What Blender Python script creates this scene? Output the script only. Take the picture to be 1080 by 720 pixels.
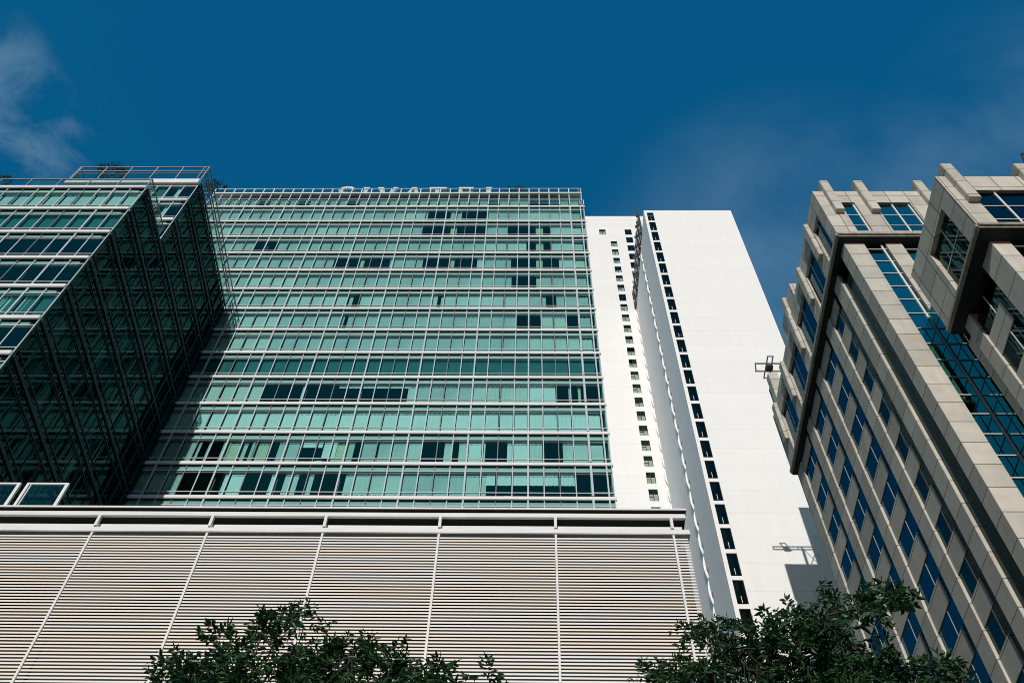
import bpy, bmesh, math, random
from mathutils import Vector, Matrix
R = math.radians
rnd = random.Random(11)
scene = bpy.context.scene
for o in list(bpy.data.objects):
    bpy.data.objects.remove(o)
COL = scene.collection

# ---------------------------------------------------------------- camera
cam_d = bpy.data.cameras.new('camera'); cam = bpy.data.objects.new('camera', cam_d); COL.objects.link(cam)
th, ro, ya = R(57.103), R(1.7027), R(-1.8924)
Fv = Vector((math.sin(ya)*math.cos(th), math.cos(ya)*math.cos(th), math.sin(th)))
Rv = Vector((math.cos(ya), -math.sin(ya), 0)); Uv = Rv.cross(Fv)
R2 = math.cos(ro)*Rv + math.sin(ro)*Uv; U2 = -math.sin(ro)*Rv + math.cos(ro)*Uv
m = Matrix((R2, U2, -Fv)).transposed().to_4x4(); m.translation = Vector((0, 0, 1.6))
cam.matrix_world = m
cam_d.sensor_width = 36; cam_d.lens = 1022.83/1080*36
cam_d.clip_start = 0.1; cam_d.clip_end = 6000
scene.camera = cam

# ---------------------------------------------------------------- light and sky
SUN_DIR = Vector((0.150, 1.0, -0.42)).normalized()          # the way the light travels
el = math.asin(-SUN_DIR.z); azi = math.atan2(-SUN_DIR.x, -SUN_DIR.y)
w = bpy.data.worlds.new('World'); scene.world = w; w.use_nodes = True
nt = w.node_tree; nt.nodes.clear()
def N(t, kind, **kw):
    n = t.nodes.new(kind)
    for k, v in kw.items(): setattr(n, k, v)
    return n
def L(t, a, b): t.links.new(a, b)
sky = N(nt, 'ShaderNodeTexSky', sky_type='NISHITA', sun_disc=False)
sky.sun_elevation = el; sky.sun_rotation = azi
sky.air_density = 1.0; sky.dust_density = 0.3; sky.ozone_density = 4.0
# grade the sky like the photograph's deep polarised blue: per channel power and gain
sep = N(nt, 'ShaderNodeSeparateColor'); cmb = N(nt, 'ShaderNodeCombineColor'); L(nt, sky.outputs[0], sep.inputs[0])
for ci, (gain, pw) in enumerate(((0.055, 1.9), (0.725, 0.55), (1.42, 0.22))):
    pn = N(nt, 'ShaderNodeMath', operation='POWER'); pn.inputs[1].default_value = pw; L(nt, sep.outputs[ci], pn.inputs[0])
    gn = N(nt, 'ShaderNodeMath', operation='MULTIPLY'); gn.inputs[1].default_value = gain; L(nt, pn.outputs[0], gn.inputs[0])
    L(nt, gn.outputs[0], cmb.inputs[ci])
# thin wisps of cirrus: noise on the sky direction, kept to two patches of sky
tc = N(nt, 'ShaderNodeTexCoord')
def patch(d, lo, hi):
    dp = N(nt, 'ShaderNodeVectorMath', operation='DOT_PRODUCT'); dp.inputs[1].default_value = Vector(d).normalized()
    L(nt, tc.outputs['Generated'], dp.inputs[0])
    mr = N(nt, 'ShaderNodeMapRange', interpolation_type='SMOOTHSTEP'); mr.inputs[1].default_value = lo; mr.inputs[2].default_value = hi
    L(nt, dp.outputs['Value'], mr.inputs[0]); return mr.outputs[0]
def cirrus(scale, rot, lo, hi, dist):
    mp = N(nt, 'ShaderNodeMapping'); mp.inputs['Rotation'].default_value = rot; mp.inputs['Scale'].default_value = scale
    L(nt, tc.outputs['Generated'], mp.inputs[0])
    nz = N(nt, 'ShaderNodeTexNoise'); nz.inputs['Scale'].default_value = 1; nz.inputs['Detail'].default_value = 8
    nz.inputs['Roughness'].default_value = 0.6; nz.inputs['Distortion'].default_value = dist
    L(nt, mp.outputs[0], nz.inputs['Vector'])
    mr = N(nt, 'ShaderNodeMapRange', interpolation_type='SMOOTHSTEP'); mr.inputs[1].default_value = lo; mr.inputs[2].default_value = hi
    L(nt, nz.outputs['Fac'], mr.inputs[0]); return mr.outputs[0]
def mul(a, b):
    n = N(nt, 'ShaderNodeMath', operation='MULTIPLY')
    for i, v in enumerate((a, b)):
        if isinstance(v, (int, float)): n.inputs[i].default_value = v
        else: L(nt, v, n.inputs[i])
    return n.outputs[0]
def pixdir(x, y): return Fv*1022.83 + R2*(x-540) - U2*(y-360)
c1 = mul(mul(patch(pixdir(-10, 122), 0.9947, 0.9995), cirrus((13, 9, 20), (0.6, 0.1, 1.1), 0.40, 0.70, 0.9)), 0.56)
c2 = mul(mul(patch(pixdir(830, 330), 0.972, 0.998), cirrus((4, 7, 5), (0.1, 0.5, 0.9), 0.15, 0.85, 0.3)), 0.66)
c3 = mul(mul(patch(pixdir(1110, 170), 0.985, 0.999), cirrus((6, 9, 5), (0.4, 0.1, 0.2), 0.20, 0.85, 0.3)), 0.45)
add = N(nt, 'ShaderNodeMath', operation='ADD', use_clamp=True); L(nt, c1, add.inputs[0]); L(nt, c2, add.inputs[1])
add2 = N(nt, 'ShaderNodeMath', operation='ADD', use_clamp=True); L(nt, add.outputs[0], add2.inputs[0]); L(nt, c3, add2.inputs[1])
cm = N(nt, 'ShaderNodeMix', data_type='RGBA'); cm.inputs[7].default_value = (1.05, 1.95, 2.9, 1)
L(nt, add2.outputs[0], cm.inputs[0]); L(nt, cmb.outputs[0], cm.inputs[6])
bg = N(nt, 'ShaderNodeBackground'); bg.inputs[1].default_value = 0.145
L(nt, cm.outputs[2], bg.inputs[0])
wo_ = N(nt, 'ShaderNodeOutputWorld'); L(nt, bg.outputs[0], wo_.inputs[0])
sd = bpy.data.lights.new('sun', 'SUN'); sd.energy = 3.15; sd.angle = R(0.5); sd.color = (1, 0.955, 0.90)
sun = bpy.data.objects.new('sun', sd); COL.objects.link(sun)
sun.rotation_euler = SUN_DIR.to_track_quat('-Z', 'Y').to_euler()
vs = scene.view_settings
vs.view_transform = 'Standard'; vs.look = 'None'; vs.gamma = 1; vs.use_curve_mapping = False; vs.exposure = 0.0
scene.render.engine = 'CYCLES'
scene.cycles.max_bounces = 10; scene.cycles.transparent_max_bounces = 16; scene.cycles.glossy_bounces = 6
scene.cycles.filter_width = 0.95; scene.cycles.caustics_reflective = False; scene.cycles.caustics_refractive = False

# ---------------------------------------------------------------- materials
def mat_new(name):
    mt = bpy.data.materials.new(name); mt.use_nodes = True; mt.node_tree.nodes.clear()
    return mt, mt.node_tree
def rgba(c): return (c[0], c[1], c[2], 1)
def plain(name, col, rough=0.5, var=0.1, scale=1.5, metal=0.0, spec=0.4, bump=0.0, bscale=20, streak=False):
    mt, t = mat_new(name)
    out = N(t, 'ShaderNodeOutputMaterial'); b = N(t, 'ShaderNodeBsdfPrincipled')
    b.inputs['Roughness'].default_value = rough; b.inputs['Metallic'].default_value = metal
    b.inputs['Specular IOR Level'].default_value = spec
    tcn = N(t, 'ShaderNodeTexCoord'); nz = N(t, 'ShaderNodeTexNoise'); nz.inputs['Scale'].default_value = scale; nz.inputs['Detail'].default_value = 6
    if streak:
        mp = N(t, 'ShaderNodeMapping'); mp.inputs['Scale'].default_value = (1, 1, 0.08)
        L(t, tcn.outputs['Object'], mp.inputs[0]); L(t, mp.outputs[0], nz.inputs['Vector'])
    else: L(t, tcn.outputs['Object'], nz.inputs['Vector'])
    cr = N(t, 'ShaderNodeValToRGB')
    cr.color_ramp.elements[0].position = 0.3; cr.color_ramp.elements[1].position = 0.7
    cr.color_ramp.elements[0].color = rgba([c*(1-var) for c in col]); cr.color_ramp.elements[1].color = rgba([min(1, c*(1+var)) for c in col])
    L(t, nz.outputs['Fac'], cr.inputs[0]); L(t, cr.outputs[0], b.inputs['Base Color'])
    if bump:
        n2 = N(t, 'ShaderNodeTexNoise'); n2.inputs['Scale'].default_value = bscale; n2.inputs['Detail'].default_value = 4
        L(t, tcn.outputs['Object'], n2.inputs['Vector'])
        bp = N(t, 'ShaderNodeBump'); bp.inputs['Strength'].default_value = bump; bp.inputs['Distance'].default_value = 0.02
        L(t, n2.outputs['Fac'], bp.inputs['Height']); L(t, bp.outputs[0], b.inputs['Normal'])
    L(t, b.outputs[0], out.inputs[0]); return mt
def math_n(t, op, a, b=None, c=None):
    n = N(t, 'ShaderNodeMath', operation=op)
    for i, v in enumerate((a, b, c)):
        if v is None: continue
        if isinstance(v, (int, float)): n.inputs[i].default_value = v
        else: L(t, v, n.inputs[i])
    return n.outputs[0]
def jointed(name, col, zp, zo, hp, ho, width=0.025, dark=0.45, var=0.12, rough=0.6, stain=0.2, streaks=0.15):
    """panel cladding: joints every zp in height and hp along the wall, each panel a tone of its own, run-down streaks"""
    mt, t = mat_new(name)
    out = N(t, 'ShaderNodeOutputMaterial'); b = N(t, 'ShaderNodeBsdfPrincipled'); b.inputs['Roughness'].default_value = rough
    b.inputs['Specular IOR Level'].default_value = 0.0
    g = N(t, 'ShaderNodeNewGeometry'); sp = N(t, 'ShaderNodeSeparateXYZ'); L(t, g.outputs['Position'], sp.inputs[0])
    zc = math_n(t, 'DIVIDE', math_n(t, 'SUBTRACT', sp.outputs[2], zo), zp)
    hc = math_n(t, 'DIVIDE', math_n(t, 'SUBTRACT', math_n(t, 'ADD', sp.outputs[0], sp.outputs[1]), ho), hp)
    def edge(c, p):
        f = math_n(t, 'FRACT', c); d = math_n(t, 'MINIMUM', f, math_n(t, 'SUBTRACT', 1.0, f))
        return math_n(t, 'LESS_THAN', math_n(t, 'MULTIPLY', d, p), width/2)
    j = math_n(t, 'MAXIMUM', edge(zc, zp), edge(hc, hp))
    cv = N(t, 'ShaderNodeCombineXYZ'); L(t, math_n(t, 'FLOOR', zc), cv.inputs[0]); L(t, math_n(t, 'FLOOR', hc), cv.inputs[1])
    wn = N(t, 'ShaderNodeTexWhiteNoise', noise_dimensions='3D'); L(t, cv.outputs[0], wn.inputs[0])
    nz = N(t, 'ShaderNodeTexNoise'); nz.inputs['Scale'].default_value = 1.3; nz.inputs['Detail'].default_value = 8; L(t, g.outputs['Position'], nz.inputs['Vector'])
    mp = N(t, 'ShaderNodeMapping'); mp.inputs['Scale'].default_value = (2.2, 2.2, 0.1); L(t, g.outputs['Position'], mp.inputs[0])
    n2 = N(t, 'ShaderNodeTexNoise'); n2.inputs['Scale'].default_value = 1.0; n2.inputs['Detail'].default_value = 6; L(t, mp.outputs[0], n2.inputs['Vector'])
    v = math_n(t, 'ADD', 1-var/2, math_n(t, 'MULTIPLY', wn.outputs[0], var))
    v = math_n(t, 'MULTIPLY', v, math_n(t, 'ADD', 1-stain/2, math_n(t, 'MULTIPLY', nz.outputs['Fac'], stain)))
    v = math_n(t, 'MULTIPLY', v, math_n(t, 'ADD', 1-streaks/2, math_n(t, 'MULTIPLY', n2.outputs['Fac'], streaks)))
    v = math_n(t, 'MULTIPLY', v, math_n(t, 'SUBTRACT', 1.0, math_n(t, 'MULTIPLY', j, 1-dark)))
    vm = N(t, 'ShaderNodeVectorMath', operation='SCALE'); vm.inputs[0].default_value = col; L(t, v, vm.inputs[3])
    L(t, vm.outputs[0], b.inputs['Base Color']); L(t, b.outputs[0], out.inputs[0]); return mt
def glass(name, tintc, refl, ior=1.5, refl_col=(1, 1, 1), wob=0.002, wscale=0.7, rough=0.0):
    """thin coated pane: tinted see-through plus a mirror share that grows at grazing angles"""
    mt, t = mat_new(name)
    out = N(t, 'ShaderNodeOutputMaterial')
    tr = N(t, 'ShaderNodeBsdfTransparent'); tr.inputs[0].default_value = rgba(tintc)
    gl = N(t, 'ShaderNodeBsdfGlossy'); gl.inputs[0].default_value = rgba(refl_col); gl.inputs['Roughness'].default_value = rough
    fr = N(t, 'ShaderNodeFresnel'); fr.inputs[0].default_value = ior
    g = N(t, 'ShaderNodeNewGeometry')
    nz = N(t, 'ShaderNodeTexNoise'); nz.inputs['Scale'].default_value = wscale; nz.inputs['Detail'].default_value = 1
    L(t, g.outputs['Position'], nz.inputs['Vector'])
    bp = N(t, 'ShaderNodeBump'); bp.inputs['Strength'].default_value = 1; bp.inputs['Distance'].default_value = wob
    L(t, nz.outputs['Fac'], bp.inputs['Height']); L(t, bp.outputs[0], gl.inputs['Normal'])
    f = math_n(t, 'MINIMUM', math_n(t, 'ADD', refl, math_n(t, 'MULTIPLY', fr.outputs[0], 1-refl)), 1.0)
    mx = N(t, 'ShaderNodeMixShader'); L(t, f, mx.inputs[0]); L(t, tr.outputs[0], mx.inputs[1]); L(t, gl.outputs[0], mx.inputs[2])
    L(t, mx.outputs[0], out.inputs[0]); return mt

M = {}
M['white_metal'] = plain('white_painted_aluminium', (0.74, 0.735, 0.72), 0.45, 0.06, 0.8, streak=True)
M['frame'] = plain('pale_grey_aluminium', (0.72, 0.725, 0.72), 0.4, 0.06)
M['joint'] = plain('grey_joint', (0.16, 0.18, 0.18), 0.5, 0.1)
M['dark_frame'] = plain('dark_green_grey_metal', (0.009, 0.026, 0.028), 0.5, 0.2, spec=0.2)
M['mullion'] = plain('dull_aluminium_mullion', (0.47, 0.53, 0.55), 0.4, 0.06)
M['rail'] = plain('grey_steel', (0.34, 0.34, 0.34), 0.4, 0.1)
M['curtain'] = plain('white_curtain', (0.74, 0.75, 0.72), 0.9, 0.07, 0.6)
M['sheer'] = plain('bright_sheer', (0.92, 0.92, 0.91), 0.9, 0.05, 0.5)
M['curtain_dim'] = plain('dim_curtain', (0.58, 0.61, 0.60), 0.9, 0.10, 0.6)
M['cream'] = plain('cream_curtain', (0.68, 0.66, 0.50), 0.9, 0.1, 1.2)
M['dark_blind'] = plain('dark_blind', (0.05, 0.17, 0.175), 0.9, 0.15, 0.8)
M['bulkhead'] = plain('ceiling_bulkhead', (0.66, 0.66, 0.65), 0.8, 0.1)
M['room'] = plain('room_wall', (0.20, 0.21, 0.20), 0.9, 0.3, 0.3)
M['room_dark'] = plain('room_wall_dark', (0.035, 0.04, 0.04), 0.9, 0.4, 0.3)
M['glass'] = glass('green_glass', (0.57, 0.86, 0.835), 0.05, refl_col=(0.55, 0.95, 0.80), wob=0.002)
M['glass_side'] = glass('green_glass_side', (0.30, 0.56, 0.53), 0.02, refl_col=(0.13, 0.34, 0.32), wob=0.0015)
M['rail_glass'] = glass('balustrade_glass', (0.66, 0.86, 0.82), 0.03)
M['blue_glass'] = glass('blue_mirror_glass', (0.10, 0.17, 0.24), 0.20, refl_col=(0.34, 0.46, 0.56), wob=0.004)
M['dark_glass'] = glass('dark_window_glass', (0.22, 0.32, 0.33), 0.03, refl_col=(0.45, 0.6, 0.6), wob=0.002)
M['render_white'] = jointed('white_render', (0.83, 0.825, 0.80), 3.35, 2.4, 400, 0, width=0.07, dark=0.89, var=0.025, rough=0.9, stain=0.06, streaks=0.09)
M['clear_glass'] = glass('clear_glass', (0.72, 0.80, 0.76), 0.04, refl_col=(0.6, 0.8, 0.8))
M['teal_glass'] = glass('teal_mirror_glass', (0.08, 0.17, 0.19), 0.62, refl_col=(0.50, 0.86, 0.84), wob=0.002)
M['blocker'] = plain('grey_sky_blocker', (0.12, 0.125, 0.12), 0.8, 0.2, 0.2)
M['stone'] = jointed('beige_stone_panels', (0.515, 0.49, 0.425), 1.53, 1.36, 400, 0, width=0.055, dark=0.3, var=0.22, stain=0.4, streaks=0.3)
M['stone_grid'] = jointed('beige_stone_panels_grid', (0.515, 0.49, 0.425), 1.53, 1.36, 1.32, 0.3, width=0.055, dark=0.3, var=0.22, stain=0.4, streaks=0.3)
M['ledge'] = plain('weathered_stone_ledge', (0.33, 0.30, 0.24), 0.7, 0.25, 3.0, bump=0.3)
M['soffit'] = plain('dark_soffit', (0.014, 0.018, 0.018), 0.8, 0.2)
M['slat'] = plain('cream_slat', (0.78, 0.745, 0.70), 0.5, 0.05, 0.6)
def slat_tones():
    # every slat a slightly warmer or cooler cream of its own, drifting along its length
    t = M['slat'].node_tree; b = [n for n in t.nodes if n.type == 'BSDF_PRINCIPLED'][0]
    g = N(t, 'ShaderNodeNewGeometry'); mp = N(t, 'ShaderNodeMapping'); mp.inputs['Scale'].default_value = (0.16, 0.1, 3.1); L(t, g.outputs['Position'], mp.inputs[0])
    nz = N(t, 'ShaderNodeTexNoise'); nz.inputs['Scale'].default_value = 1; nz.inputs['Detail'].default_value = 3; L(t, mp.outputs[0], nz.inputs['Vector'])
    cr = N(t, 'ShaderNodeValToRGB'); e = cr.color_ramp.elements
    e[0].position = .33; e[0].color = (0.78, 0.77, 0.75, 1); e[1].position = .62; e[1].color = (0.84, 0.73, 0.61, 1)
    L(t, nz.outputs['Fac'], cr.inputs[0]); L(t, cr.outputs[0], b.inputs['Base Color'])
slat_tones()
M['cavity_shade'] = plain('dark_cavity_shade', (0.012, 0.014, 0.014), 0.8, 0.3)  # dark backing colour; also paints the shade under floor bands and roof edge
M['black_metal'] = plain('black_metal', (0.03, 0.033, 0.035), 0.5, 0.2)
M['asphalt'] = plain('asphalt', (0.05, 0.05, 0.05), 0.9, 0.25, 2, bump=0.4, bscale=60)
M['paving'] = plain('paving', (0.26, 0.25, 0.23), 0.8, 0.2, 1, bump=0.2)
M['earth'] = plain('ground', (0.14, 0.14, 0.12), 0.9, 0.3, 0.05)
M['roofing'] = plain('roofing', (0.3, 0.3, 0.29), 0.9, 0.2, 0.5)
M['bark'] = plain('bark', (0.03, 0.026, 0.02), 0.9, 0.3, 6, bump=0.6, bscale=25)
M['road_paint'] = plain('road_paint', (0.75, 0.75, 0.72), 0.7, 0.12, 5)
def leaf_mat(name, dark, light):
    mt, t = mat_new(name); out = N(t, 'ShaderNodeOutputMaterial')
    g = N(t, 'ShaderNodeNewGeometry'); cr = N(t, 'ShaderNodeValToRGB')
    cr.color_ramp.elements[0].color = rgba(dark); cr.color_ramp.elements[1].color = rgba(light)
    L(t, g.outputs['Random Per Island'], cr.inputs[0])
    b = N(t, 'ShaderNodeBsdfPrincipled'); b.inputs['Roughness'].default_value = 0.42; b.inputs['Specular IOR Level'].default_value = 0.35
    tl = N(t, 'ShaderNodeBsdfTranslucent'); mx = N(t, 'ShaderNodeMixShader'); mx.inputs[0].default_value = 0.2
    L(t, cr.outputs[0], b.inputs['Base Color']); L(t, cr.outputs[0], tl.inputs[0])
    L(t, b.outputs[0], mx.inputs[1]); L(t, tl.outputs[0], mx.inputs[2]); L(t, mx.outputs[0], out.inputs[0]); return mt
M['leaf'] = leaf_mat('tree_leaf', (0.008, 0.030, 0.012), (0.042, 0.115, 0.032))
M['leaf2'] = leaf_mat('shrub_leaf', (0.012, 0.035, 0.012), (0.06, 0.11, 0.03))

# ---------------------------------------------------------------- mesh helpers
WO = {}                                                     # world origin of each object
def w_of(o): return WO.get(o.name, Vector((0, 0, 0))) if o else Vector((0, 0, 0))
class MB:
    def __init__(s): s.v = []; s.f = []; s.mi = []
    def add(s, vs, fs, mi=0):
        n = len(s.v); s.v += [tuple(v) for v in vs]; s.f += [tuple(i+n for i in f) for f in fs]; s.mi += [mi]*len(fs); return s
    def box(s, x0, x1, y0, y1, z0, z1, mi=0):
        vs = [(x, y, z) for z in (z0, z1) for y in (y0, y1) for x in (x0, x1)]
        return s.add(vs, [(0, 2, 3, 1), (4, 5, 7, 6), (0, 1, 5, 4), (2, 6, 7, 3), (0, 4, 6, 2), (1, 3, 7, 5)], mi)
    def bevbox(s, x0, x1, y0, y1, z0, z1, b=0.03, mi=0):
        bm = bmesh.new(); bmesh.ops.create_cube(bm, size=1)
        for v in bm.verts:
            v.co = Vector((x0+(v.co.x+.5)*(x1-x0), y0+(v.co.y+.5)*(y1-y0), z0+(v.co.z+.5)*(z1-z0)))
        bmesh.ops.bevel(bm, geom=list(bm.edges), offset=b, segments=2, affect='EDGES')
        bm.verts.index_update()
        s.add([v.co.copy() for v in bm.verts], [[v.index for v in f.verts] for f in bm.faces], mi); bm.free(); return s
    def quad(s, a, b, c, d, mi=0): return s.add([a, b, c, d], [(0, 1, 2, 3)], mi)
    def bar(s, a, b, r, mi=0, sides=4, r2=None):
        a = Vector(a); b = Vector(b); d = (b-a).normalized(); u = d.orthogonal().normalized(); w2 = d.cross(u); r2 = r if r2 is None else r2
        if sides == 4:
            up = Vector((0, 0, 1)) if abs(d.z) < .9 else Vector((0, 1, 0)); u = d.cross(up).normalized(); w2 = u.cross(d)
        off = math.pi/4 if sides == 4 else 0; k = math.sqrt(2) if sides == 4 else 1
        vs = []
        for p, rr in ((a, r), (b, r2)):
            for i in range(sides):
                an = 2*math.pi*i/sides+off; vs.append(p+(u*math.cos(an)+w2*math.sin(an))*rr*k)
        fs = [(i, (i+1) % sides, sides+(i+1) % sides, sides+i) for i in range(sides)]
        fs += [tuple(reversed(range(sides))), tuple(range(sides, 2*sides))]
        return s.add(vs, fs, mi)
    def prism_xz(s, pts, y0, y1, mi=0):
        """outline in (x, z) given thickness in y"""
        n = len(pts); vs = [(x, y0, z) for x, z in pts]+[(x, y1, z) for x, z in pts]
        fs = [tuple(range(n)), tuple(reversed(range(n, 2*n)))]+[(i, n+i, n+(i+1) % n, (i+1) % n) for i in range(n)]
        return s.add(vs, fs, mi)
    def mesh(s, name, mats, origin, smooth=False):
        me = bpy.data.meshes.new(name); o = Vector(origin)
        me.from_pydata([tuple(Vector(v)-o) for v in s.v], [], s.f)
        for mt in mats: me.materials.append(M[mt])
        me.polygons.foreach_set('material_index', s.mi)
        if smooth: me.polygons.foreach_set('use_smooth', [True]*len(me.polygons))
        me.update(); return me
    def build(s, name, mats, parent=None, origin=None, smooth=False):
        if isinstance(mats, str): mats = (mats,)
        if origin is None: origin = w_of(parent)
        bm_fix = s.mesh(name, mats, origin, smooth)
        return link(name, bm_fix, parent, origin)
def recalc(o):
    bm = bmesh.new(); bm.from_mesh(o.data); bmesh.ops.recalc_face_normals(bm, faces=bm.faces); bm.to_mesh(o.data); bm.free(); return o
def link(name, me, parent, origin):
    o = bpy.data.objects.new(name, me); COL.objects.link(o)
    WO[o.name] = Vector(origin)
    if parent: o.parent = parent; o.location = Vector(origin)-w_of(parent)
    else: o.location = origin
    return o
def thing(name, label, cat, loc, group=None):
    o = bpy.data.objects.new(name, None); COL.objects.link(o); o.location = loc; WO[o.name] = Vector(loc)
    o.empty_display_size = 0.5
    o['label'] = label; o['category'] = cat
    if group: o['group'] = group
    return o
def tag(o, label, cat, group=None):
    o['label'] = label; o['category'] = cat
    if group: o['group'] = group
    return o
def struct(o): o['kind'] = 'structure'; return o
def stuff(o): o['kind'] = 'stuff'; return o

def wall_x(mb, y, xs, zs, holes, depth, mi=0):
    """front wall in plane y facing -y, with openings (x0,x1,z0,z1) that get reveals of the given depth"""
    X = sorted(set(list(xs)+[h[0] for h in holes]+[h[1] for h in holes])); Z = sorted(set(list(zs)+[h[2] for h in holes]+[h[3] for h in holes]))
    hs = {(round(h[0], 4), round(h[2], 4)): h for h in holes}
    for i in range(len(X)-1):
        col = [h for h in holes if h[0] < (X[i]+X[i+1])/2 < h[1]]
        z = Z[0]
        for h in sorted(col, key=lambda h: h[2])+[None]:
            z1 = h[2] if h else Z[-1]
            if z1 > z+1e-6: mb.quad((X[i], y, z), (X[i+1], y, z), (X[i+1], y, z1), (X[i], y, z1), mi)
            if h: z = h[3]
    for x0, x1, z0, z1 in holes:
        d = y+depth
        mb.quad((x0, y, z0), (x0, y, z1), (x0, d, z1), (x0, d, z0), mi); mb.quad((x1, y, z0), (x1, d, z0), (x1, d, z1), (x1, y, z1), mi)
        mb.quad((x0, y, z1), (x1, y, z1), (x1, d, z1), (x0, d, z1), mi); mb.quad((x0, y, z0), (x0, d, z0), (x1, d, z0), (x1, y, z0), mi)

# ---------------------------------------------------------------- ground, road, pavement
struct(MB().box(-900, 900, -900, 900, -0.5, -0.16).build('ground', 'earth'))
struct(MB().box(-300, 300, -11, 4, -0.4, -0.12).build('road', 'asphalt'))
struct(MB().box(-300, 300, 4.001, 60, -0.4, 0.0).build('pavement', 'paving'))
struct(MB().box(-300, 300, -17, -11.001, -0.4, 0.0).build('pavement', 'paving'))
mk = MB()
for i in range(-30, 31): mk.box(i*7, i*7+3, -3.6, -3.45, -0.12, -0.116)
struct(mk.build('road_marking', 'road_paint'))

# ---------------------------------------------------------------- glass curtain wall module
FLOOR = 3.35; Z0 = 48.05; P = 1.03625; BAY = 4*P
def lev(k): return Z0+FLOOR*k
WH = FLOOR-0.32                                            # clear height between floor bands
def frame_mesh(name, mats, n=4, slim=False, shift=0):
    """mullions and transoms of a window of n panes; the member at 2 of 4 is a slim dark joint"""
    mb = MB()
    for i in range(n):
        k = (i+shift) % 4; x = i*P
        if k == 0: mb.box(x-.056, x+.056, -.085, .03, 0, WH, 0)
        elif k == 2: mb.box(x-.03, x+.03, -.03, .05, 0, WH, 1)
        else: mb.box(x-.036, x+.036, -.055, .03, 0, WH, 0)
    if slim:
        mb = MB()
        for i in range(n): mb.box(i*P-.024, i*P+.024, -.03, .05, 0, WH, 0)
    x0, x1 = 0.05, n*P-0.05
    for z, h in ((0.42, .036), (2.50, .042)):
        mb.box(x0, x1, -.045, .02, z-h, z+h, 0)
    mb.box(x0, x1, -.03, .02, 2.30-.02, 2.30+.02, 1)
    return mb
def pane_mb(n): return MB().quad((0, 0, 0), (n*P, 0, 0), (n*P, 0, WH), (0, 0, WH))
def curtain_mb(mb, x0, x1, z0, z1, mi, rr, y=0.195):
    """one hung width of pleated cloth"""
    n = max(2, int((x1-x0)*9)); amp = rr.uniform(.006, .022); ph = rr.uniform(0, 6); fq = rr.uniform(14, 24)
    if mi == 2: amp = 0.004
    pts = [(x0+(x1-x0)*i/n, y+amp*math.sin(ph+fq*(x1-x0)*i/n)+rr.uniform(-.006, .006)) for i in range(n+1)]
    nv = len(pts)
    mb.add([(x, yy, z0) for x, yy in pts]+[(x, yy, z1) for x, yy in pts], [(i, i+1, nv+i+1, nv+i) for i in range(n)], mi)
CUR = ('curtain', 'cream', 'dark_blind', 'sheer', 'curtain_dim')
def cloth(k, rr):
    if k == 4: return 2
    if k == 2: return 3
    u = rr.random()
    if k >= 5: return 4 if u < .72 else 0
    return 0 if u < .5 else (3 if u < .7 else 4)
def cover(x0, n, dark, cream, rr, blind=None, gap=0.06, base=0, zlo=0.06, zhi=2.64):
    """curtain widths (relative to x0) over n panes, leaving out the open stretches"""
    mb = MB()
    for i in range(n):
        a, b = x0+i*P+gap*rr.uniform(.3, 1.2), x0+(i+1)*P-gap*rr.uniform(.6, 1.6)
        segs = [(a, b)]
        for d0, d1 in dark+cream:
            ns = []
            for s0, s1 in segs:
                if d1 <= s0 or d0 >= s1: ns.append((s0, s1)); continue
                if d0 > s0: ns.append((s0, d0))
                if d1 < s1: ns.append((d1, s1))
            segs = ns
        for s0, s1 in segs:
            if s1-s0 > .12: curtain_mb(mb, s0-x0, s1-x0, zlo, zhi+rr.uniform(-.02, .02), base, rr)
        for c0, c1 in cream:
            s0, s1 = max(a, c0), min(b, c1)
            if s1-s0 > .08: curtain_mb(mb, s0-x0, s1-x0, zlo, zhi, 1, rr, 0.26)
        if blind:
            for b0, b1, drop in blind:
                s0, s1 = max(a, b0), min(b, b1)
                if s1-s0 > .1: curtain_mb(mb, s0-x0, s1-x0, zhi-drop, zhi, 3, rr, 0.17)
    return mb
FRAME4 = frame_mesh('window', ('mullion', 'joint')).mesh('window_frame', ('mullion', 'joint'), (0, 0, 0))
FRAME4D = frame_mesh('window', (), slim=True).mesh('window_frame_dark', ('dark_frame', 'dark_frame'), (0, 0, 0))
PANE4 = pane_mb(4).mesh('pane', ('glass',), (0, 0, 0)); PANE4S = pane_mb(4).mesh('pane', ('glass_side',), (0, 0, 0))
def window(parent, loc, cur=None, rotz=0, frame=None, pane=None):
    f = link('window', frame or FRAME4, parent, loc); f.rotation_euler.z = rotz
    p = bpy.data.objects.new('pane', pane or PANE4); COL.objects.link(p); p.parent = f
    if cur is not None and cur.f:
        c = bpy.data.objects.new('curtain', cur.mesh('curtain', CUR, (0, 0, 0))); COL.objects.link(c); c.parent = f
    return f

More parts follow.
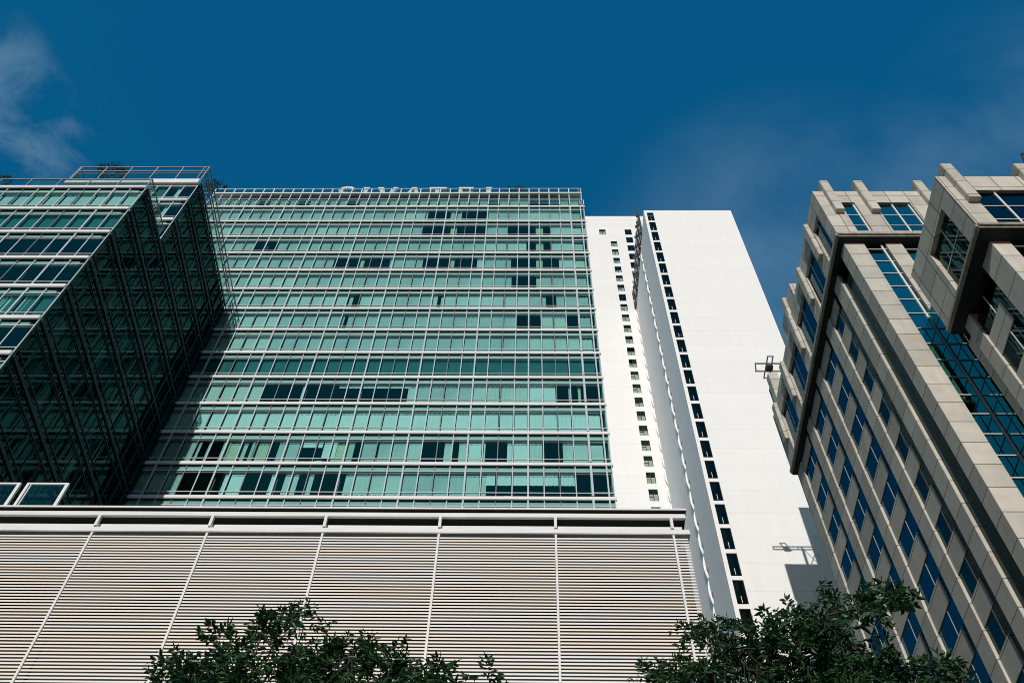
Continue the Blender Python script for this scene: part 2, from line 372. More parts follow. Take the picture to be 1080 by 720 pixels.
# ---------------------------------------------------------------- glass tower
YT = 42.0; T0 = 4.08
tower = thing('glass_tower', 'tall green glass hotel tower with white floor bands and curtained windows', 'tower', (-10, YT, 0))
ROWS = {  # per floor: open stretches and cream drapes, as x ranges on the facade
12: ([(-10.2, -7.9), (-6.8, -4.3)], [(-7.5, -7.0)]),
11: ([(-10.3, -7.8), (-7.1, -4.4), (-2.0, 0.5), (1.3, 2.0)], [(-7.7, -7.1), (0.6, 1.3)]),
10: ([(-25.8, -24.0), (-0.3, 0.5), (1.3, 1.9)], [(0.6, 1.3)]),
9: ([(-18.0, -15.8), (-15.1, -12.8), (-9.8, -7.5), (-6.8, -4.8), (-1.7, 0.5), (1.2, 2.7)], [(-15.7, -15.2), (-7.4, -6.9), (0.6, 1.2)]),
8: ([(-1.6, 0.5)], [(0.6, 1.0)]),
7: ([(-15.2, -14.5), (-7.9, -7.6), (1.4, 2.3)], [(-15.5, -15.2), (-7.6, -7.3), (1.1, 1.4)]),
6: ([(-15.4, -15.1), (-1.1, 1.0), (3.1, 4.0)], []),
5: ([], []), 4: ([], []),
3: ([(-19.8, -16.9), (-16.5, -14.3), (-14.2, -9.0), (2.1, 5.7)], [(2.9, 3.1), (3.6, 3.8)]),
2: ([(5.1, 5.6)], []),
1: ([(-22.6, -22.1), (-21.7, -21.1), (-19.3, -19.1), (-17.8, -17.2), (-15.8, -13.6), (-12.0, -11.6), (-10.5, -10.3), (-7.2, -6.2), (-6.1, -5.8), (-5.2, -4.8), (-3.0, -1.5), (1.0, 1.9), (2.0, 2.3), (5.1, 5.6)], [(-20.6, -19.4), (-13.5, -12.5), (-18.9, -17.9)]),
0: ([(-22.9, -20.1), (-18.8, -17.0), (-16.6, -16.1), (-15.2, -14.6), (-14.2, -12.1), (-2.8, 5.8)], []),
-1: ([(-23.8, -21.6), (-19.2, -15.6), (-13.8, -8.3), (-7.7, -2.3), (0.1, 4.9)], []),
-2: ([(-10, -6)], []),
}
BLIND = {0: [(-2.8, 3.0, 1.3), (-25, -23.5, 2)], 1: [(-15.7, -14.2, .85), (-14.1, -13.2, 1.9)], 3: [(-14.2, -9, .55)]}
NB = 7
for k in range(-2, 13):
    dark, cream = ROWS[k]
    for i in range(NB):
        x0 = T0-BAY*(i+1); rr = random.Random(k*100+i)
        base = cloth(k, rr)
        d2, b2 = list(dark), BLIND.get(k)
        cur = cover(x0, 4, d2, list(cream), rr, b2, base=base)
        if k == 3:
            for d0, d1 in ((-8.9, -6.2), (-14.2, -9.0)):      # half drawn grey blinds
                pass
        if k >= -1: window(tower, (x0, YT, lev(k)+.16), cur)
# the bays half behind the left wing, and the storeys down to the podium roof
sw = MB(); sp = MB(); sc = MB()
base_f = frame_mesh('x', ())
for k in range(-6, 13):
    for i in range(0 if k < -1 else NB, NB+3):
        x0 = T0-BAY*(i+1); z = lev(k)+.16; rr = random.Random(k*77+i)
        sw.add([(x+x0, y+YT, zz+z) for x, y, zz in base_f.v], base_f.f, 0); sw.mi[-len(base_f.f):] = base_f.mi
        sp.quad((x0, YT, z), (x0+BAY, YT, z), (x0+BAY, YT, z+WH), (x0, YT, z+WH))
        if rr.random() < (.97 if k >= 5 else .85):
            c = cover(x0, 4, list(ROWS.get(k, ([], []))[0]), [], rr, base=cloth(k, rr))
            sc.add([(x+x0, y+YT, zz+z) for x, y, zz in c.v], c.f, 0); sc.mi[-len(c.f):] = c.mi
ws = stuff(sw.build('window_rows', ('mullion', 'joint'), tower))
sp.build('pane', 'glass', ws, (0, 0, 0)); sc.build('curtain', CUR, ws, (0, 0, 0))
# narrow glazing at the right corner
cg = MB(); cp = MB(); cc = MB()
XR = 5.50
for k in range(-6, 13):
    z = lev(k)+.16
    cg.box(T0-.075, T0+.075, YT-.2, YT+.03, z, z+WH); cg.box(T0+P-.052, T0+P+.052, YT-.14, YT+.03, z, z+WH); cg.box(XR-.06, XR, YT-.1, YT+.03, z, z+WH)
    for zz, h in ((.42, .045), (2.5, .05)): cg.box(T0+.08, T0+P-.055, YT-.07, YT+.02, z+zz-h, z+zz+h); cg.box(T0+P+.055, XR-.06, YT-.07, YT+.02, z+zz-h, z+zz+h)
    cp.quad((T0, YT, z), (XR, YT, z), (XR, YT, z+WH), (T0, YT, z+WH))
    if k not in (0, 3):
        curtain_mb(cc, T0+.06, T0+P-.08, z+.06, z+2.64, cloth(k, rnd), rnd, YT+.28)
        if k == 11: curtain_mb(cc, T0+P+.05, XR-.05, z+.06, z+2.64, 0, rnd, YT+.28)
cgo = cg.build('corner_window', 'mullion', tower); cp.build('pane', 'glass', cgo, (0, 0, 0)); cc.build('curtain', CUR, cgo, (0, 0, 0))
for k in range(-1, 14):
    MB().bevbox(-33, XR+.08, YT-.15, YT-.01, lev(k)-.16, lev(k)+.155, .03).box(-33, XR+.05, YT-.06, YT-.012, lev(k)-.205, lev(k)-.161, 1).build('floor_band', ('white_metal', 'cavity_shade'), tower)  # the lower dark strip paints the shade line beneath each band
lo = MB()
for k in range(-6, -1): lo.box(-33, XR+.08, YT-.30, YT-.01, lev(k)-.155, lev(k)+.155)
lo.build('lower_floor_bands', 'white_metal', tower)
# rooms: slabs, bulkheads, party walls and a back wall
rm = MB()
for k in range(-6, 14):
    z = lev(k); rm.box(-33, XR-.12, YT+.03, YT+12, z-.14, z+.10, 0)
    if k < 13: rm.box(-33, XR-.12, YT+.06, YT+.15, z+.16+2.37, z+FLOOR-.15, 1)
for i in range(0, 10):
    x = T0-BAY*i; rm.box(x-.06, x+.06, YT+.42, YT+4.6, 28, lev(13)-.2, 0)
rm.box(-33, XR-.12, YT+4.61, YT+4.8, 28, lev(13)-.2, 0)
rm.build('room_interior', ('room', 'bulkhead'), tower)
fur = MB()                                                 # things seen by the panes of the lower rooms
for k, xs in ((3, (2.9, 3.9, 4.6)), (1, (-14.6, -10.6, -6.7)), (0, (-2.4, -1.6, 0.3, 4.6)), (4, (-3.5, 3.2, 4.9))):
    for x in xs:
        fur.box(x, x+.5, YT+.5, YT+1.0, lev(k)+.11, lev(k)+rnd.uniform(.7, 1.1))
fur.build('room_furniture', 'curtain', tower)
MB().box(XR-.1, XR, YT+.04, YT+14, 28, lev(13)+.1).build('side_wall', 'render_white', tower)
MB().box(-45, XR-.11, YT+12.1, YT+14, 28, lev(13)+3).build('core_wall', 'render_white', tower)
# set back top storey behind a glass balustrade, roof edge and roof rail
zt = lev(13)
pt = MB(); pp = MB(); pc = MB()
XP = 5.38
n = int((XP+33)/P)
for i in range(n+1):
    x = T0-P*(i-1) if i else XP-.05
    if x > XP: continue
    pt.box(x-.05, x+.05, YT-.02, YT+.08, zt+.16, zt+FLOOR-.12)
for zz in (1.22, 2.3): pt.box(-33, XP, YT+.09, YT+.13, zt+zz-.03, zt+zz+.03)
pto = pt.build('top_storey_frame', 'mullion', tower)
pp.quad((-33, YT+.16, zt+.1), (XP, YT+.16, zt+.1), (XP, YT+.16, zt+FLOOR-.13), (-33, YT+.16, zt+FLOOR-.13)); pp.build('pane', 'glass', pto, (0, 0, 0))
rr = random.Random(5)
for i in range(n):
    x = T0-P*i
    if rr.random() < .85: curtain_mb(pc, x+.05, x+P-.1, zt+.15, zt+2.6, 0 if rr.random() < .85 else 2, rr, YT+.42)
pc.build('curtain', CUR, pto, (0, 0, 0))
MB().box(-33, XP, YT+4, YT+4.2, zt+.1, zt+FLOOR-.15).build('top_storey_wall', 'room', tower)
MB().bevbox(-33, XP+.06, YT-.12, YT+13, zt+FLOOR-.12, zt+FLOOR+.14, .03).build('roof_edge', 'white_metal', tower)
bl = MB(); blg = MB()
for i in range(n+1):
    x = T0+P-P*i; bl.box(x-.03, x+.03, YT-.24, YT-.18, zt+.155, zt+1.14)
bl.box(XR-.05, XR+.02, YT-.24, YT-.18, zt+.155, zt+1.14)
bl.box(-33, XR+.02, YT-.25, YT-.17, zt+1.14, zt+1.2)
blg.quad((-33, YT-.21, zt+.2), (XR, YT-.21, zt+.2), (XR, YT-.21, zt+1.14), (-33, YT-.21, zt+1.14))
b = bl.build('terrace_balustrade', 'frame', tower); blg.build('balustrade_glass', 'rail_glass', b, (0, 0, 0))
bl = MB(); blg = MB(); zr = zt+FLOOR+.14
for i in range(n+1):
    x = T0+P-P*i
    if x < XP: bl.box(x-.05, x+.05, YT+.0, YT+.08, zr, zr+1.14)
bl.box(XP-.06, XP, YT, YT+.08, zr, zr+1.14); bl.box(XP-.28, XP-.22, YT, YT+.08, zr, zr+1.14)
bl.box(-33, XP, YT-.01, YT+.09, zr+1.14, zr+1.22)
blg.quad((-33, YT+.04, zr), (XP, YT+.04, zr), (XP, YT+.04, zr+1.14), (-33, YT+.04, zr+1.14))
b = bl.build('roof_rail', 'frame', tower); blg.build('balustrade_glass', 'rail_glass', b, (0, 0, 0))

# ---------------------------------------------------------------- stepped glass wing on the left
XS = -25.70; YN = 26.50; YF = 30.50
wing = thing('stepped_glass_wing', 'stepped green glass wing with a dark side face, left of the hotel tower', 'building', (-32, 34, 28))
ZN = lev(4); ZF = lev(7)-.15
def wing_cover(x0, n, k, rr, kind):
    mb = MB()
    for i in range(n):
        a, b = x0+i*P+.05, x0+(i+1)*P-.08
        if kind == 'full': curtain_mb(mb, a-x0, b-x0, .06, 2.64, 0, rr)
        elif kind == 'teal': curtain_mb(mb, a-x0, b-x0, .06, 2.64, 2, rr)
        elif kind == 'some' and rr.random() < .35: curtain_mb(mb, a-x0, a-x0+rr.uniform(.25, .9), .06, 2.64, 0 if rr.random() < .5 else 2, rr)
    return mb
front_kind = {3: 'full', 2: 'teal', 1: 'none', 0: 'none', -1: 'teal', -2: 'some', -3: 'full', -4: 'some', -5: 'none'}
TN = -27.74
for k in range(-5, 4):
    for i in range(3):
        x0 = TN-BAY*(i+1); rr = random.Random(900+k*10+i)
        cur = wing_cover(x0, 4, k, rr, front_kind[k])
        if k == -1 and i == 0: curtain_mb(cur, 3.0, 3.25, .06, 2.5, 0, rr); curtain_mb(cur, 3.4, 3.55, .06, 2.5, 0, rr)
        window(wing, (x0, YN, lev(k)+.16), cur)
F2 = frame_mesh('x', (), 2).mesh('window_frame_short', ('mullion', 'joint'), (0, 0, 0)); P2 = pane_mb(2).mesh('pane', ('glass',), (0, 0, 0))
for k in range(-5, 4):
    rr = random.Random(700+k)
    cur = wing_cover(TN, 2, k, rr, front_kind[k])
    if k == -1: curtain_mb(cur, .08, .22, .06, 2.5, 0, rr); curtain_mb(cur, .3, .42, .06, 2.5, 0, rr)
    window(wing, (TN, YN, lev(k)+.16), cur, frame=F2, pane=P2)
for k in range(-5, 5):
    MB().bevbox(TN-3*BAY, XS-.02, YN-.15, YN-.01, lev(k)-.17, lev(k)+.17, .03).box(TN-3*BAY, XS-.11, YN-.06, YN-.012, lev(k)-.215, lev(k)-.171, 1).build('floor_band', ('white_metal', 'cavity_shade'), wing)  # second box: dark strip painted in as the shade below the band
MB().box(XS-.045, XS-.0, YN-.05, YN+.02, 28, ZN+.17).build('corner_post', 'frame', wing)
# upper set back storeys: front seen above the terrace
for k in range(4, 7):
    rr = random.Random(600+k)
    cur = MB(); curtain_mb(cur, .55, .8, .06, 2.6, 0, rr)
    window(wing, (TN, YF, lev(k)+.16), cur, frame=F2, pane=P2)
    window(wing, (TN-BAY, YF, lev(k)+.16), wing_cover(TN-BAY, 4, k, rr, 'teal'))
    window(wing, (TN-2*BAY, YF, lev(k)+.16), wing_cover(TN-2*BAY, 4, k, rr, 'some'))
for k in range(5, 7): MB().bevbox(-36.2, XS-.02, YF-.15, YF-.01, lev(k)-.16, lev(k)+.19, .03).build('floor_band', 'white_metal', wing)
MB().bevbox(-36.2, XS-.01, YF-.28, YF-.01, ZF-.42, ZF+.30, .03).build('roof_edge', 'white_metal', wing)
MB().box(XS-.045, XS, YF-.05, YF+.02, ZN+.17, ZF+.3).build('corner_post', 'frame', wing)
# the dark side face: bays of the same module, facing right, bands and frames dark
SB = 3; side_y = [YF+0.0-BAY+P*4*0]                        # first bay lies in front of the step
ys = [YN+.1+BAY*i for i in range(4)]
nlast = 3
cnt = 0
for k in range(-5, 7):
    for i, y0 in enumerate(ys):
        if k >= 4 and i == 0: continue
        if y0+BAY > YT-.3: 
            continue
        rr = random.Random(400+k*10+i)
        cur = MB()
        for q in range(4):
            u = rr.random(); a, b = q*P+.05, (q+1)*P-.08
            if u < .10: curtain_mb(cur, a, b, .06, 2.34, 0, rr)
            elif u < .2: curtain_mb(cur, a, a+.3, .06, 2.34, 0, rr)
            elif u < .75: curtain_mb(cur, a, b, .06, 2.34, 2, rr)
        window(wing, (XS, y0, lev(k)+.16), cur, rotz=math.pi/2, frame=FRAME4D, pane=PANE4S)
y_l = ys[3] if ys[3]+BAY > YT-.3 else ys[3]+BAY
lg = MB(); lgp = MB()
for k in range(-5, 7):
    z = lev(k)+.16
    for q in range(3): 
        y = y_l+q*P
        if y < YT-.3: lg.box(XS-.03, XS+.14, y-.05, y+.05, z, z+WH)
    for zz in (.42, 2.5): lg.box(XS-.02, XS+.07, y_l+.06, YT-.32, z+zz-.045, z+zz+.045)
    lgp.quad((XS, y_l, z), (XS, YT-.01, z), (XS, YT-.01, z+WH), (XS, y_l, z+WH))
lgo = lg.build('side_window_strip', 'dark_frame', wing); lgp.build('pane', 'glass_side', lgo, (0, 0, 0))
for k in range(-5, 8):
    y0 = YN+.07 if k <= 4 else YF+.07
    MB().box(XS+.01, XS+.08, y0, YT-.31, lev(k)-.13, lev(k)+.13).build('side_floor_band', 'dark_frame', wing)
ri = MB()
for k in range(-5, 8):
    y0, y1 = (YN+.05, YT) if k <= 4 else (YF+.05, YT)
    x0 = TN-3*BAY if k <= 4 else -36.2
    ri.box(x0, XS-.11, y0, y1-.02, lev(k)-.14, lev(k)+.12, 0)
    if k < 7: 
        ys0 = YN if k < 4 else YF
        ri.box(x0, XS-.45, ys0+.06, ys0+.15, lev(k)+.16+2.37, lev(k)+FLOOR-.15, 1)
        ri.box(XS-.19, XS-.12, ys0+.35, YT-.4, lev(k)+.16+2.42, lev(k)+FLOOR-.15, 0)
ri.box(-41, XS-3.6, YN+5.0, YN+5.2, 28, ZN-.2, 0); ri.box(-36.1, XS-3.6, YF+5, YF+5.2, ZN+.2, ZF-.2, 0)
ri.box(XS-3.5, XS-3.35, YN+.4, YT-.4, 28, ZN-.2, 0); ri.box(XS-3.5, XS-3.35, YF+.4, YT-.4, ZN+.2, ZF-.2, 0)
for y in (30.3, 34.6, 38.8): ri.box(XS-3.3, XS-.5, y, y+.1, 28, ZN-.2, 0)
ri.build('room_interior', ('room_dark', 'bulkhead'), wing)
MB().box(-41.2, -40.9, YN+.3, YT+10, 28, ZN).build('side_wall', 'render_white', wing)
MB().box(-36.2, -36.0, YF+.1, YT, ZN+.2, ZF-.45).build('side_wall', 'render_white', wing)
# roof and terrace rails
bl = MB(); g = MB(); zr = ZN+.17
for q in range(8): bl.box(XS-.05-2.06*q-.03, XS-.05-2.06*q+.03, YN-.1, YN-.04, zr, zr+1.1)
bl.box(TN-3*BAY, XS, YN-.11, YN-.03, zr+1.1, zr+1.17); bl.box(XS-.07, XS, YN-.02, YF-.3, zr+1.1, zr+1.17)
for y in (28.2,): bl.box(XS-.06, XS-.01, y-.03, y+.03, zr, zr+1.1)
g.quad((TN-3*BAY, YN-.07, zr), (XS-.04, YN-.07, zr), (XS-.04, YN-.07, zr+1.1), (TN-3*BAY, YN-.07, zr+1.1))
g.quad((XS-.035, YN, zr), (XS-.035, YF-.3, zr), (XS-.035, YF-.3, zr+1.1), (XS-.035, YN, zr+1.1))
b = bl.build('terrace_balustrade', 'rail', wing); g.build('balustrade_glass', 'rail_glass', b, (0, 0, 0))
bl = MB(); g = MB(); zr = ZF+.30; XL = -36.2
for q in range(6): 
    x = XS-.04-2.06*q; bl.box(x-.04, x+.04, YF-.16, YF-.06, zr, zr+2.62)
bl.box(XL, XL+.08, YF-.16, YF-.06, zr, zr+2.62); bl.box(XS-.42, XS-.36, YF-.16, YF-.06, zr, zr+2.62)
for q in range(1, 6): y = YF+q*2.2; bl.box(XS-.08, XS, y-.04, y+.04, zr, zr+2.62); bl.box(XL, XL+.08, y-.04, y+.04, zr, zr+2.62)
for zz in (1.35, 1.85, 2.66):
    bl.box(XL, XS, YF-.15, YF-.07, zr+zz-.04, zr+zz+.04); bl.box(XS-.08, XS, YF-.06, YT-.3, zr+zz-.04, zr+zz+.04); bl.box(XL, XL+.08, YF-.06, YT-.3, zr+zz-.04, zr+zz+.04)
g.quad((XL, YF-.11, zr), (XS-.04, YF-.11, zr), (XS-.04, YF-.11, zr+1.3), (XL, YF-.11, zr+1.3))
g.quad((XS-.04, YF, zr), (XS-.04, YT-.3, zr), (XS-.04, YT-.3, zr+1.3), (XS-.04, YF, zr+1.3))
b = bl.build('roof_rail', 'rail', wing); g.build('balustrade_glass', 'rail_glass', b, (0, 0, 0))
MB().box(TN-3*BAY, XS-.12, YN+.1, YF, ZN+.121, ZN+.16).build('terrace_roof', 'roofing', wing)

# ---------------------------------------------------------------- podium with the slatted screen
YP = 24.5; PX0, PX1 = -30.0, 5.62
pod = thing('podium_building', 'low white podium clad in fine horizontal slats below the glass tower', 'building', (-10, YP, 0))
MB().box(PX0, PX1-.05, YP+.45, 60, 0, 26.78).build('wall', 'cavity_shade', pod)
joints = [-32.3, -28.15, -24.0, -19.8, -15.64, -11.50, -7.36, -3.21, 0.95, 5.12]
edges = [PX0]+[j for j in joints if j > PX0]+[PX1]
SP = 0.1315
for a, b in zip(edges[:-1], edges[1:]):
    sl = MB(); n = 150
    for i in range(n):
        z = 26.70-SP*i
        j = .0
        xb = b if b < PX1 else PX1
        sl.box(a+.045, xb-(.045 if b < PX1 else 0), YP+j, YP+.012+j, z-.067, z)
    sl.build('slat_panel', 'slat', pod)
for j in joints:
    if j > PX0: MB().box(j-.038, j+.038, YP-.05, YP+.06, 6.5, 26.82).build('vertical_rail', 'frame', pod)
MB().bevbox(PX0, PX1+.10, YP-.06, YP+.5, 26.86, 27.10, .02).build('ledge', 'white_metal', pod)
MB().box(PX0, PX1-.12, YP+.12, YP+.44, 27.10, 27.405).build('upstand', 'frame', pod)
MB().box(PX0, PX1-.1, YP+.52, YP+.6, 27.10, 27.64).build('clerestory', 'cavity_shade', pod)
MB().bevbox(PX0, PX1+.04, YP-.10, YP+.02, 27.635, 27.86, .015).build('fascia', 'white_metal', pod)
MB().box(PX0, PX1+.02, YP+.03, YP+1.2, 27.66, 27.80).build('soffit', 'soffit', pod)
MB().bevbox(PX0, PX1+.09, YP-.22, YP+.9, 27.92, 28.02, .01).box(PX0, PX1+.05, YP-.205, YP-.005, 27.90, 27.9195, 1).build('roof_edge', ('white_metal', 'cavity_shade'), pod)  # thin dark box paints shade onto the underside of the roof edge
MB().box(PX0, PX1+.05, YP+.0, YP+.8, 27.862, 27.919).build('shadow_gap', 'cavity_shade', pod)
for j in joints:
    if j > PX0: MB().box(j-.05, j+.05, YP-.12, YP+.02, 27.101, 27.634).build('strut', 'frame', pod)
MB().box(PX0, PX1, YP+.91, 70, 27.81, 28.0).build('roof', 'roofing', pod)

def screen(label, xa, xb):
    t = thing('glass_screen', label, 'glass screen', ((xa+xb)/2, 25.5, 28.02), 'glass screens on the podium roof')
    f = MB(); z1 = 30.6
    f.box(xa, xa+.11, 25.46, 25.56, 28.02, z1); f.box(xb-.13, xb, 25.46, 25.56, 28.02, z1); f.box(xa+.11, xb-.13, 25.46, 25.56, z1-.09, z1)
    f.box(xa+.16, xa+.20, 25.47, 25.54, 28.02, z1-.1)
    f.build('frame', 'white_metal', t)
    MB().quad((xa+.1, 25.5, 28.02), (xb-.1, 25.5, 28.02), (xb-.1, 25.5, z1-.05), (xa+.1, 25.5, z1-.05)).build('pane', 'rail_glass', t)
screen('white framed glass screen on the podium roof, the whole pane in view', -19.92, -18.24)
screen('white framed glass screen on the podium roof, cut by the left edge of the photo', -21.85, -20.17)

# ---------------------------------------------------------------- white apartment tower
wt = thing('white_tower', 'tall plain white tower with a column of dark openings beside the glass hotel', 'tower', (25, 66, 0))
XA, XB, YA, YB, ZA = 18.0, 31.70, 66.0, 84.4, 141.85
tops = [141.05-3.35*k for k in range(40)]
holes = [(18.40, 19.42, z-2.84, z) for z in tops if z > 6]
fw = MB(); wall_x(fw, YA, (XA, XB), (0, ZA), holes, 0.3); recalc(fw.build('front_wall', 'render_white', wt))
for h in holes[:26]:
    f = MB(); y = YA+.05
    f.box(h[0], h[1], y, y+.08, h[2], h[2]+.06); f.box(h[0], h[1], y, y+.08, h[3]-.06, h[3]); f.box(h[0], h[0]+.05, y, y+.08, h[2]+.06, h[3]-.06); f.box(h[1]-.05, h[1], y, y+.08, h[2]+.06, h[3]-.06)
    xm = (h[0]+h[1])/2-.04; f.box(xm-.025, xm+.025, y-.06, y-.01, h[2]+.15, h[2]+.95, 1)
    fo = f.build('window', ('black_metal', 'frame'), wt, (h[0], YA, h[2]))
    MB().quad((h[0], y+.04, h[2]), (h[1], y+.04, h[2]), (h[1], y+.04, h[3]), (h[0], y+.04, h[3])).build('pane', 'dark_glass', fo, (h[0], YA, h[2]))
MB().box(XA+.2, XA+1.5, YA+2.2, YA+2.4, 2, ZA-.5).build('shaft_wall', 'room_dark', wt)
# left side wall with two columns of openings and scalloped fins
side = MB()
def wall_y(mb, x, ya, yb, za, zb, holes, depth):
    yy = sorted({ya, yb} | {h[0] for h in holes} | {h[1] for h in holes})
    for i in range(len(yy)-1):
        col = sorted([h for h in holes if h[0] < (yy[i]+yy[i+1])/2 < h[1]], key=lambda h: h[2]); z = za
        for h in col+[None]:
            z1 = h[2] if h else zb
            if z1 > z: mb.quad((x, yy[i], z), (x, yy[i], z1), (x, yy[i+1], z1), (x, yy[i+1], z))
            if h: z = h[3]
    for y0, y1, z0, z1 in holes:
        d = x+depth
        mb.quad((x, y0, z0), (d, y0, z0), (d, y0, z1), (x, y0, z1)); mb.quad((x, y1, z0), (x, y1, z1), (d, y1, z1), (d, y1, z0))
        mb.quad((x, y0, z1), (d, y0, z1), (d, y1, z1), (x, y1, z1)); mb.quad((x, y0, z0), (x, y1, z0), (d, y1, z0), (d, y0, z0))
sh = [(72.3, 73.0, z-3.3, z-2.2) for z in tops if z > 8]
wall_y(side, XA, YA, YB-.01, 0, ZA, sh, 1.2); recalc(side.build('side_wall', 'render_white', wt))
MB().box(XA+1.25, XA+1.4, 71, 73.5, 2, ZA-1).build('stair_wall', 'room_dark', wt)
def fin(y, z, h, dep):
    pts = [(XA, z)]+[(XA-dep*math.sin(math.pi*i/10)**.8, z+h*i/10) for i in range(1, 10)]+[(XA, z+h)]
    return MB().prism_xz(pts, y, y+.14)
for k, z in enumerate(tops[:28]):
    recalc(fin(73.05, z-3.25, 3.2, .21).build('scalloped_fin', 'render_white', wt))
    recalc(fin(84.05, z-3.25, 3.2, .22).build('scalloped_fin', 'render_white', wt))
MB().box(XB-.3, XB, YA+.01, YB, 0, ZA).build('right_wall', 'render_white', wt)
MB().box(XA+.01, XB-.31, YA+.91, YB, ZA-.3, ZA-.02).build('roof', 'roofing', wt)
# taller wing behind
ZB = 178.3; bh = []
for k in range(38):
    z = 167.35-3.35*k
    if z > 20: bh.append((15.42, 16.62, z-2.25, z))
bh.append((13.5, 14.75, 170.1, 172.35))
for k in range(9): bh.append((18.45, 19.75, 170.1-3.35*k+(0.0 if k == 0 else -.0), 172.35-3.35*k))
bw = MB(); wall_x(bw, YB, (6.0, 37.0), (0, ZB), bh, .25); recalc(bw.build('rear_wing_wall', 'render_white', wt))
for h in bh[:22]+bh[38:] if len(bh) > 48 else bh:
    f = MB(); y = YB+.08; xm = (h[0]+h[1])/2
    f.box(h[0], h[1], y, y+.06, h[2], h[2]+.07); f.box(h[0], h[1], y, y+.06, h[3]-.07, h[3]); f.box(xm-.035, xm+.035, y, y+.06, h[2]+.07, h[3]-.07); f.box(h[0], h[0]+.06, y, y+.06, h[2]+.07, h[3]-.07); f.box(h[1]-.06, h[1], y, y+.06, h[2]+.07, h[3]-.07)
    f.box(h[0]+.06, xm-.035, y+.01, y+.05, h[2]+.9, h[2]+.96)
    o = h[0], YB, h[2]
    fo = f.build('rear_window', 'dark_frame', wt, o)
    MB().quad((h[0], y+.03, h[2]), (h[1], y+.03, h[2]), (h[1], y+.03, h[3]), (h[0], y+.03, h[3])).build('pane', 'clear_glass', fo, o)
    if rnd.random() < .88 and h[0] < 18:
        c = MB(); curtain_mb(c, h[0]+.05, h[1]-.05, h[2], h[2]+(h[3]-h[2])*rnd.uniform(.45, .75), 0, rnd, y+.08); c.build('curtain', CUR, fo, o)
bk = MB()
for k in range(0, 46): bk.box(7, 24, YB+.52, YB+3, 20+3.35*k, 20.3+3.35*k)
bk.box(7, 24, YB+3.01, YB+3.2, 0, ZB-1); bk.build('room_interior', 'room_dark', wt)
MB().box(6.0, 6.2, YB+.01, YB+14, 0, ZB).build('wing_side_wall', 'render_white', wt)
MB().box(6.2, 37, YB+.02, YB+14, ZB-.3, ZB-.02).build('roof', 'roofing', wt)
# dark steel screen on the roof edge
rs = MB()
for i in range(8):
    y = 69.9+i*1.95; hh = 8.2-.25*i
    rs.box(XA-.12, XA+.16, y-.1, y+.1, ZA, ZA+hh)
    for q in range(5):
        z = ZA+.3+q*1.55
        if z < ZA+hh-.5: 
            rs.box(XA-.05, XA+.06, y+.1, y+1.85, z, z+.16)
            rs.box(XA-.30, XA+.05, y+.35, y+.55, z+.2, z+.9, q % 2)
            if (i+q) % 3 == 0: rs.box(XA-.02, XA+.03, y+.6, y+1.8, z+.2, z+1.3, 1)
rs.box(XA+.17, XA+1.9, 69.95, 70.05, ZA+.2, ZA+.5); rs.box(XA+.3, XA+.6, 70.1, 70.4, ZA, ZA+1.5)
rs.build('roof_screen', ('black_metal', 'rail'), wt)

# ---------------------------------------------------------------- stone office building on the right
so = thing('stone_office_building', 'beige stone office building with blue windows and dark overhangs at the right', 'building', (25, 28, 0))
def swin(loc, w_, h_, d, axis, muls=(), trans=(), mat='blue_glass', thick=.05, proud=.0, parent=so, fm='frame'):
    """window: frame bars + pane; axis 'x' = faces front (width along x), 'y' = faces left (width along y)"""
    f = MB(); x, y, z = loc
    def put(u0, u1, z0, z1, dd, dp):
        if axis == 'x': f.box(x+u0, x+u1, y-dd, y+dp, z+z0, z+z1)
        else: f.box(x-dd, x+dp, y+u0, y+u1, z+z0, z+z1)
    for u in muls: put(u-thick/2, u+thick/2, 0, h_, d, .02)
    us = [0]+list(muls)+[w_]
    for t_ in trans:
        for a, b in zip(us[:-1], us[1:]): put(a+thick/2+.003, b-thick/2-.003, t_-.03, t_+.03, d*.7, .02)
    if not muls and not trans: put(0, .03, 0, h_, .03, .02)
    fo = f.build('window', fm, parent, loc)
    if axis == 'x': q = ((x, y, z), (x+w_, y, z), (x+w_, y, z+h_), (x, y, z+h_))
    else: q = ((x, y+w_, z), (x, y, z), (x, y, z+h_), (x, y+w_, z+h_))
    MB().quad(*q).build('pane', mat, fo, loc); return fo
def stub(x0, x1, y0, y1, z0, z1): MB().bevbox(x0, x1, y0, y1, z0, z1, .03).build('pilaster_block', 'stone', so)
# --- rear block: upper part (overhanging)
UX, UY, UZ0, UZ1 = 19.35, 27.6, 56.9, 63.3
URE = 47.0
hz0, hz1 = 57.25, 61.5
fh = [(20.75, 21.72, hz0, hz1), (23.02, 25.4, hz0, hz1), (27.6, 29.9, hz0, hz1)]
u = MB(); wall_x(u, UY, (UX, 40), (UZ0, UZ1), fh, .22)
recalc(u.build('upper_front_wall', 'stone_grid', so))
swin((fh[0][0], UY+.18, hz0), .97, hz1-hz0, .05, 'x', (.9,), (1.1, 2.65), thick=.1, mat='teal_glass')
swin((fh[1][0], UY+.18, hz0), 2.38, hz1-hz0, .05, 'x', (1.2, 2.3), (1.1, 2.65), thick=.1, mat='teal_glass')
swin((fh[2][0], UY+.18, hz0), 2.3, hz1-hz0, .05, 'x', (1.15,), (1.1, 2.65), thick=.1, mat='teal_glass')
for a, b in ((20.02, 20.6), (22.35, 22.95), (26.45, 27.05)): stub(a, b, UY-.34, UY+.3, 59.8, 64.35)
sy = [30.0, 33.4, 37.4, 41.5, 45.4]
shl = [(28.55, 29.85, 57.3, 61.5)]+[(s+1.15, (sy+[49.2])[i+1]-.12, 57.3, 61.5) for i, s in enumerate(sy[:-1])]
